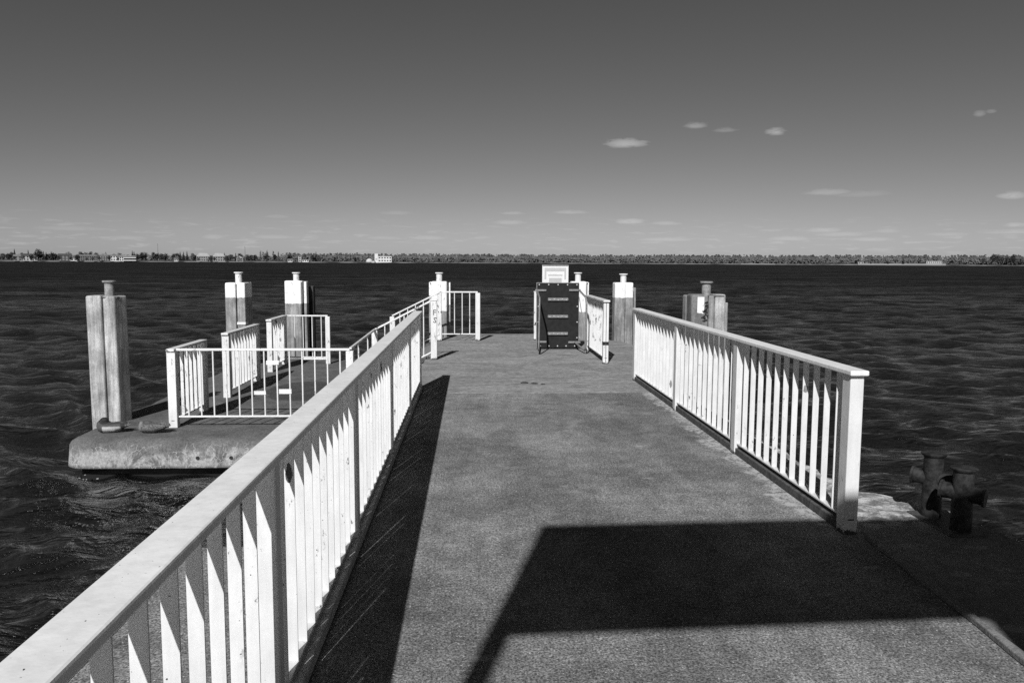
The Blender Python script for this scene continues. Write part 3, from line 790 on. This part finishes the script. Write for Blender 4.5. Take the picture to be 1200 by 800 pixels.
def tree_proto(name, kind, seed):
    rnd = random.Random(seed)
    t = thing(name, (0, -50, 0), 'x', 'tree')
    b = MB()
    if kind == 'conifer':
        b.tube([(0, 0, 0), (0, 0, 8), (0, 0, 16.5)], .3, 6, [.35, .22, .06]).build('trunk', M['bark'], t)
        c = MB()
        for z in np.arange(2, 17.5, .55):
            w = 3.1 * (1 - (z - 2) / 16) + .3
            for k in range(9):
                a = rnd.uniform(0, 6.283); rr = w * rnd.uniform(.5, 1.05)
                p = Vector((rr * math.cos(a), rr * math.sin(a), z + rnd.uniform(-.3, .3)))
                q = Vector((.15 * math.cos(a), .15 * math.sin(a), z + .9)); s = Vector((-math.sin(a), math.cos(a), 0)) * w * .28
                c.bm.faces.new([c.bm.verts.new(q), c.bm.verts.new(p + s), c.bm.verts.new(p - Vector((0, 0, .5))), c.bm.verts.new(p - s)])
        c.build('crown', M['dark_crown'], t)
    elif kind == 'poplar':
        b.tube([(0, 0, 0), (.2, 0, 9), (0, .2, 19)], .3, 6, [.4, .22, .05])
        for k in range(12):
            z = rnd.uniform(3, 14); a = rnd.uniform(0, 6.283)
            b.tube([(0, 0, z), (1.0 * math.cos(a), 1.0 * math.sin(a), z + 3.5)], .08, 4)
        b.build('trunk', M['bark'], t)
        c = MB(); leaf_cloud(c, 0, 0, 4, 20, 1.7, 90, .55, rnd); c.build('crown', M['bare_crown'], t)
    else:
        H = 14.5; b.tube([(0, 0, 0), (.1, 0, 4), (.2, .1, 8.5), (0, 0, 11)], .3, 6, [.5, .38, .2, .06])
        for k in range(9):
            z = rnd.uniform(3, 8); a = rnd.uniform(0, 6.283)
            b.tube([(.1, 0, z), (2.2 * math.cos(a), 2.2 * math.sin(a), z + 2.2), (4 * math.cos(a), 4 * math.sin(a), z + 4.6)], .1, 5, [.18, .11, .04])
        b.build('trunk', M['bark'], t)
        c = MB()
        for k in range(7):
            a = rnd.uniform(0, 6.283); q = rnd.uniform(0, 2.8)
            leaf_cloud(c, q * math.cos(a), q * math.sin(a), rnd.uniform(2.5, 6), rnd.uniform(10, H + 1.5), rnd.uniform(2.2, 3.4), 60, .62, rnd)
        c.build('crown', M['pale_crown'] if kind == 'pale' else M['bare_crown'], t)
    return t
KIND_LABEL = {'round': ('bare round-crowned tree on the far shore', 'bare round trees on the far shore', 'tree'),
              'conifer': ('dark pointed conifer on the far shore', 'dark conifers on the far shore', 'conifer_tree'),
              'poplar': ('tall thin bare poplar on the far shore', 'thin poplars on the far shore', 'poplar_tree'),
              'pale': ('pale bushy tree on the far shore', 'pale trees on the far shore', 'pale_tree')}
PROTO = {}
def plant(kind, u, h, d=0., wide=1.):
    v = random.randrange(2); key = (kind, v)
    base = {'round': 15.5, 'conifer': 17.5, 'poplar': 20., 'pale': 15.5}[kind]
    p, a = shore(u, d); s = h / base
    lab, grp, nm = KIND_LABEL[kind]
    if key not in PROTO:
        t = PROTO[key] = tree_proto(nm, kind, hash((kind, v)) % 1000 if False else {'round': 1, 'conifer': 2, 'poplar': 3, 'pale': 4}[kind] * 10 + v)
    else:
        src = PROTO[key]; t = src.copy(); COL.objects.link(t)
        for ch in src.children:
            c = ch.copy(); COL.objects.link(c); c.parent = t
    t.location = (p.x, p.y, .3); t.scale = (s * wide, s * wide, s); t.rotation_euler = (0, 0, random.uniform(0, 6.28))
    set_props(t, lab, 'tree', grp)
# trees one can tell apart, left third of the shore
for u, h, d in [(3, 14, 30), (9, 13, 24), (13, 15, 40), (26, 13, 45), (44, 18, 6), (47, 16, 14), (57, 13, 34), (62, 14, 12), (65, 13, 20), (80, 14, 40), (95, 15, 45), (100, 16, 46), (106, 16, 46), (112, 14, 44), (120, 13, 44), (134, 13, 46), (140, 13, 48), (160, 14, 14), (166, 14, 20), (170, 15, 26), (180, 15, 12), (184, 15, 18), (189, 14.5, 12), (194, 14, 20), (204, 16.5, 30), (207, 15, 30), (226, 14.5, 16), (229, 14, 22), (247, 13, 14), (258, 14, 40), (266, 13, 10), (270, 14, 22), (281, 16, 36), (290, 14, 16), (294, 14.5, 10), (299, 13, 20), (312, 15, 20), (322, 14, 18), (339, 15, 24), (343, 14, 28), (357, 14, 30), (366, 13, 12), (373, 13, 14), (1152, 13, 6), (1163, 16, 0), (1168, 17, -2), (1174, 16, -2), (1180, 14, 4), (1186, 16, 0), (1191, 14, 2), (1197, 14, 6)]:
    plant('round', u, h * random.uniform(.86, 1.06), d, random.uniform(1.05, 1.45))
for u, h, d in [(89.5, 9, -14), (91, 11, -12), (101, 6, -16), (108, 7, -14), (115, 10, -12), (127.5, 9, -14), (69, 10, -12), (82.5, 8, -14), (26, 9, -12), (36.5, 10, -12), (16, 8, -12), (138, 6, -14), (232, 7, -14), (246, 9, -12), (251, 7, -14), (264, 8, -12)]:
    plant('round', u, h, d, 1.25)
for u, h, d in [(17, 17, 26), (33, 16, 30), (51, 14, 6), (54, 13, 10), (60, 14, 8), (124, 14, 36), (155, 16, 0), (157, 15, 4), (211, 15, 2), (215, 15, 6), (219, 16, 4), (263, 14, 34), (276, 14, 30), (370, 17, 16), (1040, 8, -6), (1058, 11, -6), (1020, 7, -4)]:
    plant('conifer', u, h, d)
for u, h in [(305, 19), (308, 18), (313, 19.5), (320, 19), (326, 17)]: plant('poplar', u, h, 10)
for u, h, d in [(174, 9, -2), (199, 8, 0), (207, 9, -4), (279, 10, -2), (39, 11, -2), (242, 6, -6), (1158, 9, -6)]:
    plant('pale', u, h, d)

# masts
for u, h, lab in ((185, 27, 'thin mast rising above the trees on the far shore, left of the two'), (287, 24, 'thin mast rising above the trees on the far shore, right of the two')):
    p, a = shore(u, 60)
    t = thing('mast', (p.x, p.y, .5), lab, 'mast', 'masts on the far shore')
    MB().tube([(0, 0, 0), (0, 0, h * .6), (0, 0, h + 2)], .4, 8, [.55, .42, .2]).build('shaft', M['roof_grey'], t)
    MB().box(-.9, .9, -.2, .2, h - 1, h - .5).build('crosstree', M['roof_grey'], t)

def house(name, label, u0, u1, wall, roof_h, wmat, rmat, rows, cols, d=-2., kind='gable', depth=9., z0=.4, win='window_dark', extra=None):
    uc = (u0 + u1) / 2; p, a = shore(uc, d); w = (u1 - u0) * 1.5
    t = thing(name, (p.x, p.y, z0), label, 'house' if 'house' in name else 'building', None, -a)
    MB().box(-w / 2, w / 2, 0, depth, -1, wall).build('wall', M[wmat], t)
    b = MB(); e = .5
    if kind == 'gable':      # ridge along x
        P = [(-w / 2 - e, -e, wall), (w / 2 + e, -e, wall), (w / 2 + e, depth + e, wall), (-w / 2 - e, depth + e, wall), (-w / 2 - e, depth / 2, wall + roof_h), (w / 2 + e, depth / 2, wall + roof_h)]
        F = [(0, 1, 5, 4), (2, 3, 4, 5), (0, 4, 3), (1, 2, 5), (3, 2, 1, 0)]
    elif kind == 'front':    # gable end faces the lake
        P = [(-w / 2 - e, -e, wall), (w / 2 + e, -e, wall), (w / 2 + e, depth + e, wall), (-w / 2 - e, depth + e, wall), (0, -e, wall + roof_h), (0, depth + e, wall + roof_h)]
        F = [(0, 4, 5, 3), (1, 2, 5, 4), (0, 1, 4), (2, 3, 5), (3, 2, 1, 0)]
    elif kind == 'hip':
        k = w * .22
        P = [(-w / 2 - e, -e, wall), (w / 2 + e, -e, wall), (w / 2 + e, depth + e, wall), (-w / 2 - e, depth + e, wall), (-w / 2 + k, depth / 2 - .1, wall + roof_h), (w / 2 - k, depth / 2 - .1, wall + roof_h), (w / 2 - k, depth / 2 + .1, wall + roof_h), (-w / 2 + k, depth / 2 + .1, wall + roof_h)]
        F = [(0, 1, 5, 4), (1, 2, 6, 5), (2, 3, 7, 6), (3, 0, 4, 7), (4, 5, 6, 7), (3, 2, 1, 0)]
    else:
        P = None; b.box(-w / 2 - .3, w / 2 + .3, -.3, depth + .3, wall + .01, wall + .01 + max(.3, roof_h))
    if P:
        vs = [b.bm.verts.new(q) for q in P]
        for f in F: b.bm.faces.new([vs[i] for i in f])
    rf = b.build('roof', M[rmat], t)
    if kind in ('gable', 'hip') and w > 9: MB().box(w * .18, w * .18 + 1, depth / 2 - .5, depth / 2 + .5, wall + roof_h * .6, wall + roof_h + 1.2).build('chimney', M['wall_mid'], rf)
    fw = w / cols; fh = wall / rows
    for r in range(rows):
        for c in range(cols):
            x = -w / 2 + (c + .5) * fw; z = (r + .52) * fh; ww = min(1.5, fw * .30); hh = min(1.0, fh * .30)
            MB().box(x - ww, x + ww, -.12, -.02, z - hh, z + hh).build('window', M[win], t)
    return t
H = house
H('lake_house', 'pale house with dark windows at the far left of the opposite shore', 17, 24.5, 6, 3, 'wall_mid', 'roof_grey', 2, 2)
H('lake_house', 'light house with one tall gable, second house from the left on the opposite shore', 28, 36, 7, 3.4, 'wall_pale', 'roof_dark', 2, 3)
H('lake_house', 'narrow light house standing just left of the big round tree', 37, 42.5, 5.5, 3, 'wall_pale', 'roof_dark', 2, 2, kind='front')
H('timber_house', 'dark timbered house with white framing on the opposite shore', 70, 82, 7.4, 3.4, 'wall_dark', 'roof_dark', 3, 4, win='wall_mid')
H('boat_shed', 'small bright shed between the dark timbered house and the long terrace', 83, 89, 3.5, 2, 'wall_white', 'roof_grey', 1, 2, d=-6)
H('terrace_building', 'long grey terrace with rows of windows on the opposite shore', 92, 114, 7.2, 2.2, 'wall_terrace', 'roof_grey', 3, 11)
H('block_house', 'dark block with pale window rows right of the long terrace', 115, 126, 7.4, 2.4, 'wall_dark', 'roof_grey', 3, 5, win='wall_mid')
H('white_house', 'white house with steep gable among dark trees on the opposite shore', 130, 137, 8, 3.5, 'wall_white', 'roof_grey', 2, 3, kind='front')
H('white_house', 'white house with long roof joined right of the steep gabled one', 137.4, 144, 6.5, 3, 'wall_white', 'roof_grey', 2, 3)
bh = H('boat_house', 'low boathouse with bright white balcony bands on the waterfront', 146, 157, 7.4, .5, 'wall_dark', 'wall_white', 2, 4, d=-10, kind='flat')
for z in (.2, 4.4): MB().box(-9, 9, -1.6, -.3, z, z + 1.5).build('balcony', M['wall_white'], bh)
H('villa', 'large grey villa with hipped pale roof on the opposite shore, left of the matching pair', 231, 244.5, 8, 5.5, 'wall_mid', 'roof_pale', 2, 6, kind='hip', depth=12)
H('villa', 'large grey villa with hipped pale roof on the opposite shore, right of the matching pair', 250, 262.5, 8, 5.5, 'wall_mid', 'roof_pale', 2, 5, kind='hip', depth=12)
H('lake_house', 'small pale cottage under bushy trees left of the pair of villas', 204, 208, 3.5, 2, 'wall_pale', 'roof_grey', 1, 2, d=-6)
H('lake_house', 'pale gabled house half hidden by trees right of the pair of villas', 277, 284, 5.5, 4, 'wall_mid', 'roof_pale', 2, 2, kind='front')
H('boat_shed', 'small white shed on the bank where the woods begin', 337, 342, 3, 1.8, 'wall_pale', 'roof_grey', 1, 2, d=-6)
H('tower_house', 'narrow white tower beside a low white shed on the opposite shore', 349.5, 352.5, 9, 1, 'wall_pale', 'roof_grey', 3, 1, d=-2, kind='flat')
H('boat_shed', 'low white shed right of the narrow tower', 354, 361, 3, .8, 'wall_white', 'roof_grey', 1, 3, d=-6, kind='flat')
wb = H('white_mansion', 'bright white building with a square tower on the wooded shore', 443, 458.3, 9.6, .4, 'wall_white', 'wall_white', 2, 5, d=-8, kind='flat', depth=14)
MB().box(-17.4, -11.6, -.6, 8, -1, 14.2).build('tower', M['wall_white'], wb)
for z in (4.2,): MB().box(-16, -13, -.75, -.65, z, z + 1.0).build('window', M['window_dark'], wb)
dm = thing('domed_hall', tuple(shore(432.5, -4)[0] + Vector((0, 0, .6))), 'pale domed hall left of the bright white building', 'building')
MB().lathe([(5.6, 0), (5.6, 1.6), (5.1, 3.2), (3.8, 4.6), (2.0, 5.4), (.3, 5.8)], (0, 0), 20).build('dome', M['wall_pale'], dm, smooth=True)
MB().lathe([(5.75, -1.2), (5.75, .2)], (0, 0), 20).build('base_ring', M['wall_mid'], dm)
H('boat_shed', 'tiny white shed at the water left of the bright white building', 435, 438.5, 2.2, .6, 'wall_white', 'roof_pale', 1, 2, d=-12, kind='flat')
H('beach_pavilion', 'long low white pavilion above the sandy beach', 1087, 1101.5, 3.4, .6, 'wall_pale', 'roof_pale', 1, 8, d=8, kind='flat', z0=2.)
H('boat_shed', 'small white hut at the left end of the sandy beach', 1006, 1011, 2.6, 1.2, 'wall_white', 'roof_grey', 1, 2, d=2, z0=.9)

# continuous wood behind everything: one mass
rnd = random.Random(21); b = MB()
for k in range(4800):
    u = rnd.uniform(-330, 1620); front = rnd.random()
    if u < 330 and front < .55: front = .55 + .45 * front
    d = 14 + front * 110
    p, a = shore(u, d)
    left = u < 330
    h = (10.5 if left else 14.2) * rnd.uniform(.85, 1.04) * (.86 + .14 * front)
    if 980 < u < 1110 and front < .3: continue
    if not left and front > .5: h = 16.0 * rnd.uniform(.97, 1.03)
    w = rnd.uniform(3.4, 5.6) if left else rnd.uniform(2.6, 4.6)
    leaf_cloud(b, p.x, p.y, .2, h, w, 13, 1.5, rnd, .22)
o = b.build('far_wood', M['wood_crowns'])
set_props(o, 'long even belt of bare woodland along the opposite shore', 'woodland', kind='stuff')

# ------------------------------------------------------------------ light, sky
SUN_AZ = 14.5; SUN_EL = 38.0          # bearing the light travels to, elevation
sd = bpy.data.lights.new('sun', 'SUN'); sd.energy = 5.0; sd.angle = R(.53); sd.color = (1, 1, 1)
so = bpy.data.objects.new('sun', sd); COL.objects.link(so)
dirv = Vector((math.sin(R(SUN_AZ)) * math.cos(R(SUN_EL)), math.cos(R(SUN_AZ)) * math.cos(R(SUN_EL)), -math.sin(R(SUN_EL))))
so.rotation_euler = dirv.to_track_quat('-Z', 'Y').to_euler(); so.location = -dirv * 30
w = bpy.data.worlds.new('World'); scene.world = w; w.use_nodes = True
nb = NB(w.node_tree); bg = w.node_tree.nodes['Background']
sky = nb.new('ShaderNodeTexSky', sky_type='NISHITA'); sky.sun_disc = False
sky.sun_elevation = R(SUN_EL); sky.sun_rotation = R(SUN_AZ + 180)
sky.air_density = 1.0; sky.dust_density = .4; sky.ozone_density = 1.0
sep = nb.new('ShaderNodeSeparateColor'); nb.link(sky.outputs[0], sep.inputs[0])
red = sep.outputs[0]                   # black-and-white film behind a red filter
tc = nb.new('ShaderNodeTexCoord').outputs['Generated']
x, y, z = nb.xyz(tc)
az = nb.math('MULTIPLY', nb.math('ARCTAN2', x, y), 180 / math.pi)
el = nb.math('MULTIPLY', nb.math('ARCSINE', z), 180 / math.pi)
cb = nb.new('ShaderNodeCombineXYZ'); nb.link(az, cb.inputs[0]); nb.link(nb.math('MULTIPLY', el, 4.5), cb.inputs[1])
ae = cb.outputs[0]
puff = nb.noise(ae, 1.3, 5, .58, .3)
cw = nb.new('ShaderNodeCombineXYZ'); nb.link(nb.math('MULTIPLY', az, .9), cw.inputs[0]); nb.link(nb.math('MULTIPLY', el, 7.5), cw.inputs[1])
wisp = nb.noise(cw.outputs[0], .62, 6, .60, .35)
CL = [(10.8, 8.16, 1.41, 0.34, 0.8), (15.54, 9.24, 0.74, 0.22, 0.5), (17.54, 8.9, 0.78, 0.17, 0.3), (20.81, 8.66, 0.6, 0.27, 0.7), (32.69, 9.01, 0.32, 0.2, 0.35), (33.31, 9.11, 0.27, 0.15, 0.3), (24.22, 4.63, 1.41, 0.22, 0.45), (26.3, 4.46, 1.71, 0.22, 0.2), (34.61, 4.07, 0.74, 0.25, 0.7), (11.19, 2.84, 1.07, 0.21, 0.8), (13.68, 2.71, 0.99, 0.15, 0.5), (2.86, 3.43, 0.85, 0.12, 0.4), (2.68, 2.77, 1.09, 0.18, 0.5), (6.98, 3.5, 1.21, 0.15, 0.5), (13.71, 1.59, 1.75, 0.15, 0.6), (21.93, 1.62, 1.19, 0.17, 0.6), (24.06, 2.17, 1.05, 0.17, 0.6), (25.12, 1.89, 1.55, 0.17, 0.5), (26.94, 1.54, 1.26, 0.14, 0.6), (27.92, 2.08, 0.74, 0.16, 0.4), (34.93, 2.34, 0.61, 0.15, 0.6), (34.95, 1.93, 1.72, 0.15, 0.5), (31.33, 1.82, 1.16, 0.13, 0.4), (-3.2, 1.65, 1.33, 0.15, 0.5), (-6.2, 1.63, 1.07, 0.12, 0.35), (-13.71, 1.6, 1.41, 0.14, 0.4), (-5.29, 3.36, 1.07, 0.15, 0.25), (-13.4, 2.99, 0.84, 0.12, 0.25), (-17.54, 1.55, 0.64, 0.17, 0.4), (-26.05, 1.93, 1.9, 0.16, 0.25), (-22.7, 1.41, 1.0, 0.14, 0.35), (-28.35, 1.41, 0.81, 0.1, 0.3)]
tot = None
for ca, ce, wa, he, s in CL:
    dx = nb.math('MULTIPLY', nb.math('SUBTRACT', az, ca), 1 / (wa * 1.22)); dy = nb.math('MULTIPLY', nb.math('SUBTRACT', el, ce), 1 / (he * 1.35))
    # flat base: the lower half falls off faster
    dy = nb.math('MULTIPLY', dy, nb.math('MULTIPLY_ADD', nb.math('LESS_THAN', dy, 0.), .7, 1.))
    d2 = nb.math('ADD', nb.math('MULTIPLY', dx, dx), nb.math('MULTIPLY', dy, dy))
    d2 = nb.math('ADD', d2, nb.math('MULTIPLY', nb.math('SUBTRACT', puff, .5), 2.4))
    m = nb.math('MULTIPLY', nb.math('POWER', nb.math('SUBTRACT', 1., d2, clamp=True), 1.2), s * .78)
    tot = m if tot is None else nb.math('MAXIMUM', tot, m)
cl = nb.math('MULTIPLY', nb.math('MINIMUM', tot, 1.), nb.ramp(puff, .32, .66, .55, 1.15))
low = nb.math('MULTIPLY', nb.ramp(el, .3, 1.0), nb.ramp(el, 1.6, 3.6, 1, 0))
cl = nb.math('MAXIMUM', cl, nb.math('MULTIPLY', nb.math('MULTIPLY', nb.ramp(wisp, .52, .68), low), .26))
skyv = nb.math('MULTIPLY', nb.math('POWER', red, 1.17), .505)
out = nb.mix(nb.math('MINIMUM', cl, 1.), skyv, 9.3)
cc = nb.new('ShaderNodeCombineColor')
for i in range(3): nb.link(out, cc.inputs[i])
nb.link(cc.outputs[0], bg.inputs['Color']); bg.inputs['Strength'].default_value = .05

# ------------------------------------------------------------------ camera
cam = bpy.data.cameras.new('camera'); co = bpy.data.objects.new('camera', cam); COL.objects.link(co)
cam.sensor_width = 36.; cam.lens = 933. / 1200. * 36.; cam.clip_start = .05; cam.clip_end = 9000.
pit, yaw, rol = R(5.70), R(2.9), R(.26)
fw = Vector((math.sin(yaw) * math.cos(pit), math.cos(yaw) * math.cos(pit), -math.sin(pit)))
ri = Vector((math.cos(yaw), -math.sin(yaw), 0)); up = ri.cross(fw)
ri2 = ri * math.cos(rol) + up * math.sin(rol); up2 = -ri * math.sin(rol) + up * math.cos(rol)
mx = Matrix((ri2, up2, -fw)).transposed().to_4x4(); mx.translation = (0, 0, 1.66)
co.matrix_world = mx
scene.camera = co
scene.view_settings.view_transform = 'Standard'; scene.view_settings.look = 'None'
scene.view_settings.exposure = 0.4; scene.view_settings.gamma = 1.
scene.view_settings.use_curve_mapping = False
scene.cycles.max_bounces = 6; scene.cycles.sample_clamp_direct = 1.1; scene.cycles.sample_clamp_indirect = 2.
scene.cycles.use_denoising = False      # fine surface grain survives, as on the film
